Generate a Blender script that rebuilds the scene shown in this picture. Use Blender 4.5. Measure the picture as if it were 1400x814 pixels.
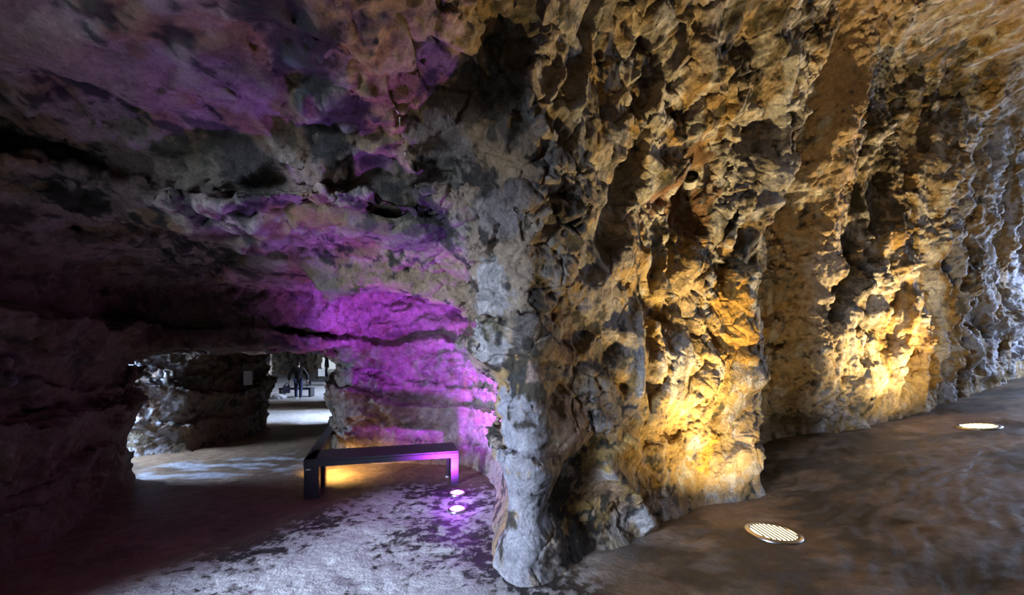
import bpy, bmesh, math, random, time
import numpy as np
from mathutils import Vector, Matrix
T0 = time.time()
for o in list(bpy.data.objects): bpy.data.objects.remove(o, do_unlink=True)
SC = bpy.context.scene
COL = SC.collection
f32 = np.float32

# ------------------------------------------------------------------ camera
FPX, HOR, EYE = 520.0, 500.0, 1.55          # focal length in px (1400 wide), horizon row, eye height
cam = bpy.data.cameras.new('camera'); cam.sensor_width = 36.0; cam.lens = FPX / 1400 * 36
cam.shift_y = (HOR - 407.0) / 1400; cam.clip_start = 0.05; cam.clip_end = 200
cam_o = bpy.data.objects.new('camera', cam); COL.objects.link(cam_o)
cam_o.location = (0, 0, EYE); cam_o.rotation_euler = (math.pi / 2, 0, 0)
SC.camera = cam_o

# ------------------------------------------------------------------ world, daylight, exposure
w = bpy.data.worlds.new('daylight'); SC.world = w; w.use_nodes = True
w.node_tree.nodes['Background'].inputs[0].default_value = (0.80, 0.90, 1.0, 1)
w.node_tree.nodes['Background'].inputs[1].default_value = 0.7
vs = SC.view_settings
vs.view_transform = 'Standard'; vs.look = 'None'; vs.gamma = 1.0; vs.use_curve_mapping = False
vs.exposure = 0.0

def area(name, loc, target, size, power, color, size_y=None, spread=180):
    l = bpy.data.lights.new(name, 'AREA'); l.energy = power; l.color = color
    l.shape = 'RECTANGLE'; l.size = size; l.size_y = size_y or size; l.spread = math.radians(spread)
    o = bpy.data.objects.new(name, l); COL.objects.link(o); o.location = loc
    o.rotation_euler = (Vector(target) - Vector(loc)).to_track_quat('-Z', 'Y').to_euler()
    return o
DAY = (0.62, 0.74, 1.0)
# daylight entering by the cave mouth behind the camera on the left, the far right end and the passage openings
area('daylight_mouth', (-4.9, -1.9, 1.7), (-0.5, 3.3, -0.1), 1.5, 185, DAY, 1.5, 60)
area('daylight_right', (13.1, 7.6, 3.0), (8.5, 6.9, 2.2), 1.4, 260, (.52, .66, 1.0), 2.4)
area('daylight_cross', (-7.0, 5.35, 1.6), (-5.5, 6.3, 0.5), 0.6, 270, (.5, .66, 1.0), 0.9)
area('daylight_window_near', (-2.6, 12.2, 2.2), (-6.2, 11.7, 0.0), 1.9, 190, DAY, 1.6, 60)
area('daylight_window_far', (-5.4, 20.0, 2.6), (-11.0, 20.8, 0.9), 4.5, 800, DAY, 1.8, 110)

# ------------------------------------------------------------------ numpy noise
_r = np.random.RandomState(7)
PERM = np.concatenate([_r.permutation(256)] * 3).astype(np.int32)
_g = _r.normal(size=(256, 3)); GRAD = (_g / np.linalg.norm(_g, axis=1)[:, None]).astype(f32)
RND = _r.rand(256, 6).astype(f32)
def gnoise(P, s=0):
    P = np.asarray(P, f32) + f32(s * 17.31)
    I = np.floor(P).astype(np.int32); F = P - I
    I &= 255
    U = F * F * F * (F * (F * 6 - 15) + 10)
    out = np.zeros(len(P), f32)
    for dx in (0, 1):
        hx = PERM[I[:, 0] + dx]; wx = U[:, 0] if dx else 1 - U[:, 0]
        for dy in (0, 1):
            hy = PERM[hx + ((I[:, 1] + dy) & 255)]; wy = U[:, 1] if dy else 1 - U[:, 1]
            wxy = wx * wy
            for dz in (0, 1):
                g = GRAD[PERM[hy + ((I[:, 2] + dz) & 255)]]
                wz = U[:, 2] if dz else 1 - U[:, 2]
                out += wxy * wz * (g[:, 0] * (F[:, 0] - dx) + g[:, 1] * (F[:, 1] - dy) + g[:, 2] * (F[:, 2] - dz))
    return out * f32(1.5)
def fbm(P, oct=4, s=0, gain=.5, lac=2.03):
    a, t, out = 1.0, 0.0, 0
    P = np.asarray(P, f32)
    for i in range(oct):
        out = out + a * gnoise(P, s + i); t += a; a *= gain; P = P * f32(lac)
    return out / f32(t) * f32(1.3)
def ridged(P, oct=3, s=0):
    a, t, out = 1.0, 0.0, 0
    P = np.asarray(P, f32)
    for i in range(oct):
        out = out + a * (1 - 2 * np.abs(gnoise(P, s + i))); t += a; a *= .5; P = P * f32(2.1)
    return out / f32(t)
def cells(P, s=0, jit=.95):
    """nearest Worley point: F1, F2, id, offset"""
    P = np.asarray(P, f32) + f32(s * 31.7)
    I = np.floor(P).astype(np.int32); F = P - I
    n = len(P)
    d1 = np.full(n, 9., f32); d2 = np.full(n, 9., f32); idn = np.zeros(n, np.int32); off = np.zeros((n, 3), f32)
    for dx in (-1, 0, 1):
        hx = PERM[(I[:, 0] + dx) & 255]
        for dy in (-1, 0, 1):
            hy = PERM[hx + ((I[:, 1] + dy) & 255)]
            for dz in (-1, 0, 1):
                h = PERM[hy + ((I[:, 2] + dz) & 255)]
                R = RND[h, :3]
                v = F - (np.array((dx, dy, dz), f32) + .5 + (R - .5) * jit)
                d = (v * v).sum(1)
                m = d < d1
                d2 = np.where(m, d1, np.minimum(d2, d))
                d1 = np.where(m, d, d1); idn = np.where(m, h, idn); off[m] = v[m]
    return np.sqrt(d1), np.sqrt(d2), idn, off
_rots = []
for _i in range(12):
    _q, _ = np.linalg.qr(_r.normal(size=(3, 3))); _rots.append(_q.astype(f32))
VAL = (_r.rand(256) * 2 - 1).astype(f32)
def facet(P, s=0):
    """continuous noise made of flat facets meeting in sharp creases"""
    P = np.asarray(P, f32) @ _rots[s % 12] + f32(s * 13.7 + 5)
    I = np.floor(P).astype(np.int32); F = P - I; I &= 255
    o = np.argsort(-F, axis=1); fs = np.take_along_axis(F, o, 1)
    def h(J): return VAL[PERM[PERM[PERM[J[:, 0] & 255] + (J[:, 1] & 255)] + (J[:, 2] & 255)]]
    out = h(I) * (1 - fs[:, 0]); J = I.copy(); ar = np.arange(len(P))
    for k in range(3):
        J[ar, o[:, k]] += 1
        out += h(J) * (fs[:, k] - (fs[:, k + 1] if k < 2 else 0))
    return out
from concurrent.futures import ThreadPoolExecutor
POOL = ThreadPoolExecutor(4)
def pmap(fn, P, ch=60000):
    parts = [P[i:i + ch] for i in range(0, len(P), ch)]
    return np.concatenate(list(POOL.map(fn, parts)))
def sstep(a, b, x):
    t = np.clip((x - a) / (b - a), 0, 1); return t * t * (3 - 2 * t)
def smin(a, b, k):
    h = np.maximum(k - np.abs(a - b), 0) / k
    return np.minimum(a, b) - h * h * k * .25

# ------------------------------------------------------------------ plan of the cave (solid rock outlines, metres)
ROCK_MAIN = [(-.08, 2.92), (.12, 2.74), (.38, 2.86), (.75, 3.1), (1.25, 3.5), (1.9, 3.95), (2.4, 4.25), (2.95, 4.45), (3.2, 4.9), (3.25, 5.5),
             (3.65, 6.1), (4.4, 6.35), (5.3, 6.3), (6.1, 6.5), (7.0, 6.75), (7.8, 7.1), (9.3, 7.7), (11.2, 8.4), (13.5, 9.4), (13.5, 12), (2.5, 12.5),
             (0, 10.2), (-5.0, 10.4), (-4.55, 10.2), (-4.3, 9.5), (-3.7, 8.0), (-2.95, 6.3), (-2.6, 5.98), (-1.6, 6.05), (-.7, 5.95), (-.42, 5.5), (-.12, 4.7), (-.10, 3.6)]
ROCK_LEFT = [(-5.15, 5.2), (-4.7, 4.5), (-3.95, 3.2), (-3.7, 2.2), (-3.4, 1.1), (-4.5, .6), (-9, .4), (-9, 4.5), (-6, 4.85)]
ROCK_PASS = [(-6.25, 6.25), (-5.75, 6.75), (-5.7, 8.0), (-5.85, 9.2), (-6.5, 9.7), (-7.2, 10.3), (-7.6, 11.5), (-9, 14.1), (-10.9, 17), (-14, 22), (-17, 26.6),
             (-19.5, 30.2), (-16.1, 30.0), (-16.2, 33), (-25, 33), (-25, 7), (-8, 6.7)]
ROCK_PIER = [(-6.05, 13.4), (-7.6, 16.6), (-7.0, 17.2), (-3, 16), (-2, 13.2)]
ROCK_PIER2 = [(-11.3, 24.6), (-13.2, 28.6), (-13.8, 30.0), (-13.8, 33), (-6, 33), (-6, 24.2)]
ROCK_REAR = [(-3.4, -1.2), (-1.5, -1.2), (0, -1.6), (2.5, -1.5), (5, -.7), (9, 1.2), (13.5, 2.6), (13.5, -4), (-3.4, -4)]
POLYS = [ROCK_MAIN, ROCK_LEFT, ROCK_PASS, ROCK_PIER, ROCK_PIER2, ROCK_REAR]
def poly_sdf(P, poly):
    """>0 outside the polygon"""
    x, y = P[:, 0], P[:, 1]; n = len(poly)
    d = np.full(len(P), 1e9, f32); ins = np.zeros(len(P), bool)
    for i in range(n):
        ax, ay = poly[i]; bx, by = poly[(i + 1) % n]
        ex, ey = bx - ax, by - ay
        wx, wy = x - ax, y - ay
        t = np.clip((wx * ex + wy * ey) / (ex * ex + ey * ey), 0, 1)
        d = np.minimum(d, (wx - ex * t) ** 2 + (wy - ey * t) ** 2)
        c = ((ay > y) != (by > y)) & (x < ex * (y - ay) / (ey if abs(ey) > 1e-9 else 1e-9) + ax)
        ins ^= c
    d = np.sqrt(d); return np.where(ins, -d, d)
GX0, GY0, GH = -20., -3., .05
GNX, GNY = int(34.5 / GH), int(37 / GH)
_xx, _yy = np.meshgrid(GX0 + np.arange(GNX) * GH, GY0 + np.arange(GNY) * GH, indexing='ij')
_pp = np.stack([_xx.ravel(), _yy.ravel()], 1).astype(f32)
PLAN = np.full(len(_pp), 1e9, f32)
PLAN = pmap(lambda q: np.minimum.reduce([poly_sdf(q, pl) for pl in POLYS]), _pp).reshape(GNX, GNY)
def bilin(G, x, y):
    u = np.clip((x - GX0) / GH, 0, GNX - 1.01); v = np.clip((y - GY0) / GH, 0, GNY - 1.01)
    i = u.astype(np.int32); j = v.astype(np.int32); a = u - i; b = v - j
    return (G[i, j] * (1 - a) + G[i + 1, j] * a) * (1 - b) + (G[i, j + 1] * (1 - a) + G[i + 1, j + 1] * a) * b
def floor_base(x, y):
    z = .145 * np.maximum(0, x - 2.4) * sstep(2.0, 4.0, x)
    z = z + .065 * np.maximum(0, y - 17)
    return z
def ceil_h(x, y):
    xr = sstep(-1.0, 1.5, x - .15 * (y - 2))
    left = 3.10 - .20 * sstep(2.35, 2.5, y + .10 * x) - .16 * sstep(2.95, 3.05, y - .06 * x) - .16 * sstep(3.5, 3.6, y + .05 * x)
    # lintel over the alcove and over the mouth of the left passage
    la = sstep(3.68, 3.8, y) * (1 - sstep(4.1, 4.4, y)) * sstep(-2.15, -1.9, x)
    left = left - .36 * la + .35 * sstep(4.1, 4.5, y) * sstep(-2.15, -1.9, x)
    ll = sstep(4.75, 5.05, y - .06 * (x + 3)) * (1 - sstep(-2.5, -2.15, x))
    left = left * (1 - ll) + 1.93 * ll
    deep = sstep(6.3, 7.2, y); left = left * (1 - deep) + 2.75 * deep
    left = left + .065 * np.maximum(0, y - 17)
    right = 5.3 + 1.6 * sstep(1.9, 3.6, x)
    return left * (1 - xr) + right * xr
def base_void(P):
    x, y, z = P[:, 0], P[:, 1], P[:, 2]
    d = bilin(PLAN, x, y)
    zz = np.clip(z - floor_base(x, y), 0, 7)
    right = sstep(2.6, 4.5, x); pil = sstep(-.3, .3, x) * (1 - right) * (1 - sstep(4.9, 5.6, y))
    # lean: right wall and pillar overhang with height; feet flare a little
    lean = right * (.04 * zz + .02 * np.maximum(0, zz - 2.6) ** 2) + pil * (.02 * zz + .09 * np.maximum(0, zz - 2.4) ** 2)
    lean = lean + (.10 + .14 * np.exp(-((x - .15) / .4) ** 2)) * np.exp(-zz / .2) - .10
    lean = lean + .34 * sstep(.9, 2.4, zz) * np.exp(-((x + .1) / .55) ** 2) * (1 - sstep(3.9, 4.6, y))
    left = (1 - sstep(-.6, .1, x))
    lean = lean + left * .03 * zz
    c = ceil_h(x, y) - z
    return smin(d - lean, c, .95 * sstep(-1.5, 1.0, x) * (1 - .4 * right) + .42 * (1 - sstep(-1.5, 1.0, x)))

# ------------------------------------------------------------------ relief of the rock
def pier_zone(x, y, z):
    return sstep(-.4, .1, x) * (1 - sstep(3.15, 3.5, x)) * (1 - sstep(1.9, 3.0, z)) * (1 - sstep(5.2, 5.8, y))
def big_relief(P):
    """positive = rock sticks out; large blocks, ledges and hollows"""
    w = np.asarray(P, f32); x, y, z = w.T
    near = 1 - sstep(9, 11, y)
    wp = np.stack([gnoise(w * f32(1.1), 3), gnoise(w * f32(1.1), 4), gnoise(w * f32(1.1), 5)], 1)
    v = w + wp * f32(.22)
    rt = sstep(-.6, .8, x)
    st = np.array((1, 1, 1.35), f32)
    r = .20 * facet(v * st * f32(.95), 1) + .135 * facet(v * st * f32(1.9), 2) + .058 * facet(v * st * f32(3.9), 3)
    # broken blocks with offset faces
    q = v * np.array((1.25, 1.25, 1.6), f32)
    d1, d2, idn, off = cells(q, 2)
    r = r + (RND[idn, 0] - .5) * .17 - .05 * np.exp(-((d2 - d1) / .07) ** 2)
    r = r * (.62 + .38 * rt)
    # bedding ledges, strongest on the left
    zb = z * 3.3 + wp[:, 0] * .8 + .15 * x
    fr = zb - np.floor(zb)
    hsh = RND[(np.floor(zb).astype(np.int32) * 37) & 255, 1]
    r = r * (1 - .25 * (1 - rt)) + ((hsh - .5) * .24 + .12 * fr) * (1 - .75 * rt)
    # vertical flutes on the right
    fl = ridged(v * np.array((1.7, 1.7, .30), f32), 1, 21)
    r = r * (1 - .3 * sstep(2.8, 4, x)) + (.16 + .16 * sstep(2.8, 4.2, x)) * np.maximum(fl - .3, 0) * sstep(.3, 2.0, x)
    r = r * (1 - .5 * pier_zone(x, y, z)) * (.5 + .5 * sstep(0, .7, z - floor_base(x, y)))
    r = r * (1 - .45 * sstep(4.2, 4.8, y) * sstep(-2.9, -2.4, x) * (1 - sstep(0, .2, x)))
    return r * near + (1 - near) * .16 * facet(v * f32(1.2), 4)
def fine_relief(P):
    w = np.asarray(P, f32)
    x = w[:, 0]
    wp = np.stack([gnoise(w * f32(2.6), 33), gnoise(w * f32(2.6), 34), gnoise(w * f32(2.6), 35)], 1)
    v = w + wp * f32(.07)
    rough = f32(.45) + sstep(-.12, .22, gnoise(w * f32(1.25), 37))
    r = (.036 * facet(v * f32(7.1), 5) + .022 * facet(v * f32(14.5), 6) + .011 * facet(v * f32(29), 7)) * rough
    d1, d2, idn, off = cells(v * np.array((3.6, 3.6, 4.6), f32), 5)
    r = r + ((RND[idn, 0] - .5) * .045 - .022 * np.exp(-((d2 - d1) / .05) ** 2)) * (.3 + .7 * rough)
    r = r + .03 * np.maximum(ridged(v * np.array((5, 5, 1.3), f32), 2, 45) - .35, 0) * sstep(-.5, .8, x)
    return r * (1 - .5 * pier_zone(x, w[:, 1], w[:, 2])) * (.55 + .45 * sstep(0, .5, w[:, 2] - floor_base(x, w[:, 1])))

STAINS_AND_SHADE = []          # (points, radius, colour, strength): mineral stains and painted shade
FEATURES = []        # (polyline Nx3, radius, height) added to the voxel field
THIN = []
def feat_field(P, feats=None):
    out = np.zeros(len(P), f32)
    for pts, rad, hgt in (FEATURES if feats is None else feats):
        lo = pts.min(0) - rad * 2.2; hi = pts.max(0) + rad * 2.2
        m = np.where(((P >= lo) & (P <= hi)).all(1))[0]
        if not len(m): continue
        Q = P[m]; d = np.full(len(m), 1e9, f32)
        for a, b in zip(pts[:-1], pts[1:]) if len(pts) > 1 else [(pts[0], pts[0] + 1e-4)]:
            e = b - a; t = np.clip(((Q - a) @ e) / (e @ e), 0, 1)
            v = Q - a - t[:, None] * e
            d = np.minimum(d, (v * v).sum(1))
        out[m] += hgt * np.exp(-(d / rad ** 2))
    return out
def field(P):
    return base_void(P) - big_relief(P) - feat_field(P)
def hit(pix, use_big=True):
    """surface points of the rock under photograph pixels"""
    pix = np.asarray(pix, f32).reshape(-1, 2)
    D = np.stack([(pix[:, 0] - 700) / FPX, np.ones(len(pix)), -(pix[:, 1] - HOR) / FPX], 1).astype(f32)
    t = np.full(len(pix), .9, f32); done = np.zeros(len(pix), bool)
    O = np.array((0, 0, EYE), f32)
    for i in range(260):
        P = O + D * t[:, None]
        v = base_void(P) - (big_relief(P) if use_big else 0)
        done |= (v < .004) | (t > 30)
        t = np.where(done, t, t + np.clip(v * .35, .004, .4) / np.linalg.norm(D, axis=1))
        if done.all(): break
    return O + D * t[:, None]
# ribs, hollows (shade painted dark) and stains of this cave: outlines over the rock (photograph px), width px, relief m, colour, strength
WHI, GRY, BLK, OCH, BRN, PNK, MOSS = (.62, .62, .62), (.36, .35, .36), (.026, .025, .022), (.50, .33, .10), (.20, .105, .04), (.36, .25, .22), (.10, .10, .055)
SHAPES = [
 # --- pier: column, roots, smooth panels, hollows
 ([(722, 560), (722, 640), (718, 700), (712, 770)], 34, .12, (.30, .30, .33), .95),
 ([(702, 520), (704, 590)], 9, -.02, BLK, .9), ([(742, 550), (738, 610)], 10, -.02, BLK, .9), ([(690, 500), (695, 560)], 6, 0, BLK, .8), ([(722, 440), (716, 480)], 14, 0, (.08, .075, .075), .8),
 ([(728, 505), (724, 560)], 13, .02, (.36, .26, .22), .85), ([(705, 640), (712, 665)], 7, 0, (.10, .09, .09), .7), ([(735, 640), (728, 690)], 6, 0, (.12, .11, .11), .6),
 ([(690, 560), (694, 640), (694, 730)], 16, 0, (.31, .31, .35), .95), ([(672, 480), (680, 540)], 12, 0, (.25, .24, .25), .9),
 ([(665, 400), (668, 470)], 24, .05, (.40, .38, .37), .9),
 ([(690, 380), (688, 430), (680, 470)], 5, -.07, BLK, .9),
 ([(832, 640), (852, 670), (880, 716)], 12, .13, WHI, .7),
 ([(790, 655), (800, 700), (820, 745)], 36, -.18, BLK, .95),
 ([(770, 700), (780, 760)], 14, -.06, BLK, .9),
 ([(800, 580), (820, 625)], 28, -.04, BLK, .98), ([(775, 640), (800, 650)], 12, 0, BLK, .8),
 ([(712, 500), (716, 540), (735, 590)], 10, -.03, BLK, .9), ([(735, 500), (728, 470)], 9, 0, BLK, .7),
 ([(772, 430), (785, 470)], 22, -.12, (.19, .10, .05), .9),
 ([(815, 380), (835, 430)], 32, .06, GRY, .85),
 ([(800, 345), (850, 345)], 22, .05, (.28, .25, .24), .8),
 ([(770, 225), (800, 270), (790, 300)], 30, .16, (.22, .21, .20), .8),
 ([(806, 240), (812, 280)], 10, .05, WHI, .7),
 ([(856, 225), (846, 280), (836, 330)], 22, -.36, (.05, .04, .03), .6),  # shadow of the deep gap painted dark
 ([(950, 235), (945, 290)], 34, -.26, (.19, .10, .05), .9), ([(885, 280), (905, 265)], 14, -.08, (.25, .12, .06), .8),
 ([(1022, 325), (1030, 360)], 22, -.26, (.06, .05, .03), .6),
 ([(1040, 385), (1020, 375)], 20, .12, (.13, .12, .08), .6),
 ([(850, 640), (880, 560), (915, 600)], 50, 0, OCH, .75), ([(900, 420), (960, 430), (1000, 470)], 55, 0, OCH, .7),  # own ochre, made stronger where the floodlight falls
 ([(960, 560), (1000, 620), (980, 660)], 45, 0, (.48, .33, .12), .7), ([(1000, 420), (1015, 455)], 26, .08, (.50, .27, .05), .85),
 ([(960, 635), (975, 600)], 9, .03, (.75, .46, .10), .9),
 ([(940, 430), (958, 480)], 9, -.13, BLK, .6), ([(985, 470), (1030, 480)], 8, -.12, BLK, .6),
 ([(845, 480), (800, 500)], 12, -.14, BLK, .7), ([(880, 400), (900, 440)], 10, -.10, BLK, .5),
 ([(868, 400), (872, 450), (875, 540)], 7, .05, (.40, .40, .42), .7),
 ([(830, 580), (868, 560)], 14, 0, (.24, .22, .21), .8),
 ([(742, 386), (775, 420), (805, 452), (792, 499)], 6, -.14, BLK, .7), ([(742, 499), (800, 500), (855, 502)], 4, -.07, BLK, .6), ([(818, 489), (855, 529)], 7, -.12, BLK, .7),
 ([(985, 410), (1010, 460)], 26, .05, (.55, .31, .06), .9), ([(988, 658), (1048, 645)], 5, -.07, (.1, .06, .02), .5), ([(902, 346), (897, 400), (892, 452)], 7, .09, (.55, .40, .14), .7),
 ([(958, 499), (940, 545), (922, 592)], 8, -.08, None, 0), ([(860, 600), (875, 640), (900, 660)], 10, .05, (.6, .38, .10), .7),
 ([(760, 560), (790, 600), (770, 620)], 24, 0, (.34, .22, .15), .8), ([(850, 690), (830, 660)], 18, .03, (.32, .20, .12), .8),
 # --- drip ribs on the upper pier
 ([(735, 0), (745, 50), (726, 105), (722, 150), (738, 188), (760, 212)], 7, .09, (.50, .48, .46), .8),
 ([(812, 0), (800, 50), (795, 110), (786, 150)], 9, .10, (.42, .42, .42), .8),
 ([(905, 110), (888, 160), (882, 235)], 9, .10, (.46, .38, .24), .7),
 ([(985, 215), (972, 255), (945, 315)], 8, .10, (.45, .40, .32), .7),
 ([(1028, 150), (1022, 185), (1000, 190)], 6, .07, (.55, .42, .25), .7),
 ([(1012, 300), (995, 330)], 5, .06, WHI, .7), ([(968, 160), (950, 185), (925, 190)], 7, .08, (.5, .36, .18), .7),
 ([(880, 60), (915, 100)], 16, -.10, BLK, .5), ([(985, 30), (990, 90)], 9, -.16, BLK, .8), ([(1030, 60), (1040, 130)], 24, -.14, (.10, .07, .03), .7),
 # --- right wall: deep joint, calcite rib, rough ramp, recess and holes painted dark like shade
 ([(1082, 80), (1068, 180), (1062, 280), (1052, 380), (1046, 470), (1042, 560)], 8, .10, (.52, .53, .58), .85),
 ([(1050, 250), (1052, 330)], 9, -.16, (.05, .04, .03), .6),
 ([(1180, 0), (1158, 100), (1128, 200), (1112, 330), (1105, 440), (1095, 540)], 36, .34, (.46, .33, .20), .95),
 ([(1118, 340), (1108, 420)], 22, .04, (.50, .45, .42), .8), ([(1100, 470), (1090, 560)], 24, 0, (.42, .34, .22), .7),
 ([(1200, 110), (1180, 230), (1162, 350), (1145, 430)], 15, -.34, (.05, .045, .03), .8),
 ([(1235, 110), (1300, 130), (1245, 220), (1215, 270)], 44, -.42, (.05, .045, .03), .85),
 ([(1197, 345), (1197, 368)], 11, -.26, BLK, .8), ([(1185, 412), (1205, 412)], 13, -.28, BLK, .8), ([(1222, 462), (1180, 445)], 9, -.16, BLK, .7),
 ([(1210, 330), (1235, 325)], 12, .08, (.5, .30, .08), .8), ([(1175, 250), (1240, 230), (1265, 170)], 8, .11, (.40, .33, .24), .7),
 ([(1250, 440), (1262, 500), (1258, 560)], 26, .10, (.52, .32, .09), .7), ([(1180, 520), (1230, 545)], 34, .10, (.50, .38, .20), .7),
 ([(1275, 180), (1300, 230)], 34, .06, (.33, .27, .21), .7),
 ([(1075, 540), (1090, 548)], 18, .12, (.24, .19, .13), .7), ([(1065, 575), (1120, 588)], 16, -.22, (.05, .04, .03), .5),
 ([(1265, 290), (1275, 360), (1278, 420), (1292, 480), (1302, 545)], 7, .10, (.52, .53, .60), .85),  # calcite ribs from here given the blue cast of grazing daylight
 ([(1330, 190), (1322, 260), (1310, 330), (1318, 420), (1330, 470), (1342, 505)], 8, .12, (.55, .57, .66), .9),
 ([(1372, 180), (1352, 260), (1344, 330), (1346, 400), (1356, 440), (1352, 500)], 9, .14, (.58, .60, .70), .9),
 ([(1395, 220), (1376, 300), (1384, 380), (1392, 450), (1396, 490)], 10, .14, (.58, .60, .70), .9),
 ([(1240, 250), (1210, 290)], 6, .07, WHI, .5),
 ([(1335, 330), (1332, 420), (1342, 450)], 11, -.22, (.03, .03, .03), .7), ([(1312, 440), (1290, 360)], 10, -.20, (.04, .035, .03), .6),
 ([(1365, 330), (1364, 430)], 9, -.12, (.42, .26, .08), .8), ([(1315, 500), (1305, 460)], 9, 0, OCH, .7),
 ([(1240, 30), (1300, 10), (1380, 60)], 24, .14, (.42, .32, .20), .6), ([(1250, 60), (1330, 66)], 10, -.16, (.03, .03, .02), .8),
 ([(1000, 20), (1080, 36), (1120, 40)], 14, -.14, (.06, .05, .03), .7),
 ([(880, 0), (872, 40), (878, 80)], 6, .08, (.48, .40, .28), .7), ([(940, 20), (932, 80), (912, 120)], 6, .08, (.46, .42, .36), .7), ([(770, 60), (764, 110), (752, 140)], 5, .07, (.45, .42, .38), .7),
 ([(690, 110), (700, 150), (694, 200)], 5, .06, (.46, .42, .36), .7), ([(1000, 90), (1005, 140), (990, 170)], 5, .07, (.5, .38, .2), .7), ([(850, 130), (860, 180), (846, 215)], 6, .07, (.46, .42, .34), .7),
 ([(1170, 380), (1160, 440), (1168, 500)], 6, .07, (.52, .48, .42), .7), ([(1225, 380), (1235, 440), (1228, 500), (1240, 545)], 5, .07, (.55, .50, .42), .7), ([(1140, 560), (1165, 570), (1182, 585)], 6, .07, (.5, .46, .42), .7),
 ([(1300, 250), (1296, 320), (1302, 390)], 5, .08, (.55, .56, .62), .8), ([(1362, 220), (1366, 300), (1360, 380), (1368, 450)], 5, .08, (.56, .58, .68), .8),
 # --- vault over the pier's left: ochre bulge, brightened for warm light that falls short; black crusts
 ([(500, 50), (540, 90), (510, 140), (600, 90)], 52, .10, (.54, .36, .13), .9), ([(560, 65), (630, 70)], 28, .05, (.42, .34, .26), .7),
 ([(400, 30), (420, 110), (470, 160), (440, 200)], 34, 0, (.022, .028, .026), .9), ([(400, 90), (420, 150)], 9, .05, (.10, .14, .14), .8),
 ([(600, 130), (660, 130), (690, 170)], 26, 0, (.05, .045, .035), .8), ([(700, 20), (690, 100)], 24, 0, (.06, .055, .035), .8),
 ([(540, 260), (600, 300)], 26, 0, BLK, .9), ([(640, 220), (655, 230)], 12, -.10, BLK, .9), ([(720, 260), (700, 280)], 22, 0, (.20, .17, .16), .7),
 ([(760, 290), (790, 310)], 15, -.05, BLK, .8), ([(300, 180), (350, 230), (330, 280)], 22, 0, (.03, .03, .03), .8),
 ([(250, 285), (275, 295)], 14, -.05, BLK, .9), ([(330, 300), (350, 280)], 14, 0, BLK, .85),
 ([(380, 200), (400, 225)], 15, .03, (.42, .35, .28), .8), ([(500, 205), (560, 215)], 13, .04, (.42, .30, .18), .8),
 ([(405, 245), (450, 255)], 14, .04, (.46, .32, .28), .9), ([(380, 290), (460, 300)], 13, 0, (.24, .15, .06), .85),
 ([(480, 385), (560, 385), (620, 395)], 15, 0, (.30, .22, .13), .85), ([(660, 290), (690, 310)], 14, 0, (.27, .24, .22), .8),
 # --- left: pockets and slots painted black like shade, dark bands
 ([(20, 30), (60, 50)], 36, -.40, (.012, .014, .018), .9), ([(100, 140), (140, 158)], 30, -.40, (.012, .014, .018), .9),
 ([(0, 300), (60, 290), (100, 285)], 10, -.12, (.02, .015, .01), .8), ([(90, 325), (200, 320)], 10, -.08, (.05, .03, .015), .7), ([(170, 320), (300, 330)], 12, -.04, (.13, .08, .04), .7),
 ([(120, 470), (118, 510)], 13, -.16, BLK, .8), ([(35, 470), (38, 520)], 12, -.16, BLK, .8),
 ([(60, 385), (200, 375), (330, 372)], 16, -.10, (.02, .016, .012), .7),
 # --- alcove behind the bench
 ([(480, 430), (560, 425), (620, 470), (660, 520)], 12, .07, (.42, .36, .34), .6), ([(470, 490), (560, 485), (640, 505)], 8, .05, None, 0),
]
_all = hit([q for sh in SHAPES for q in sh[0]]); _k = 0
for px_pts, rad, hgt, colr, st in SHAPES:
    pts = _all[_k:_k + len(px_pts)]; _k += len(px_pts)
    r = rad / FPX * float(np.median(pts[:, 1]))
    dens = []
    for a, b in zip(pts[:-1], pts[1:]): dens.append(a)
    pts = np.array(dens + [pts[-1]], f32)
    # break up where two neighbouring points fall on different depths
    runs, cur = [], [pts[0]]
    for a, b in zip(pts[:-1], pts[1:]):
        if np.linalg.norm(b - a) > 1.6: runs.append(cur); cur = []
        cur.append(b)
    runs.append(cur)
    for q in runs:
        q = np.array(q, f32)
        if hgt: (THIN if r < .085 and hgt > 0 else FEATURES).append((q, max(r * .8, .03) if r < .085 and hgt > 0 else r, hgt))
        if colr: STAINS_AND_SHADE.append((q, r * 1.35, colr, st))
print('shapes', len(FEATURES), round(time.time() - T0, 1))


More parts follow.
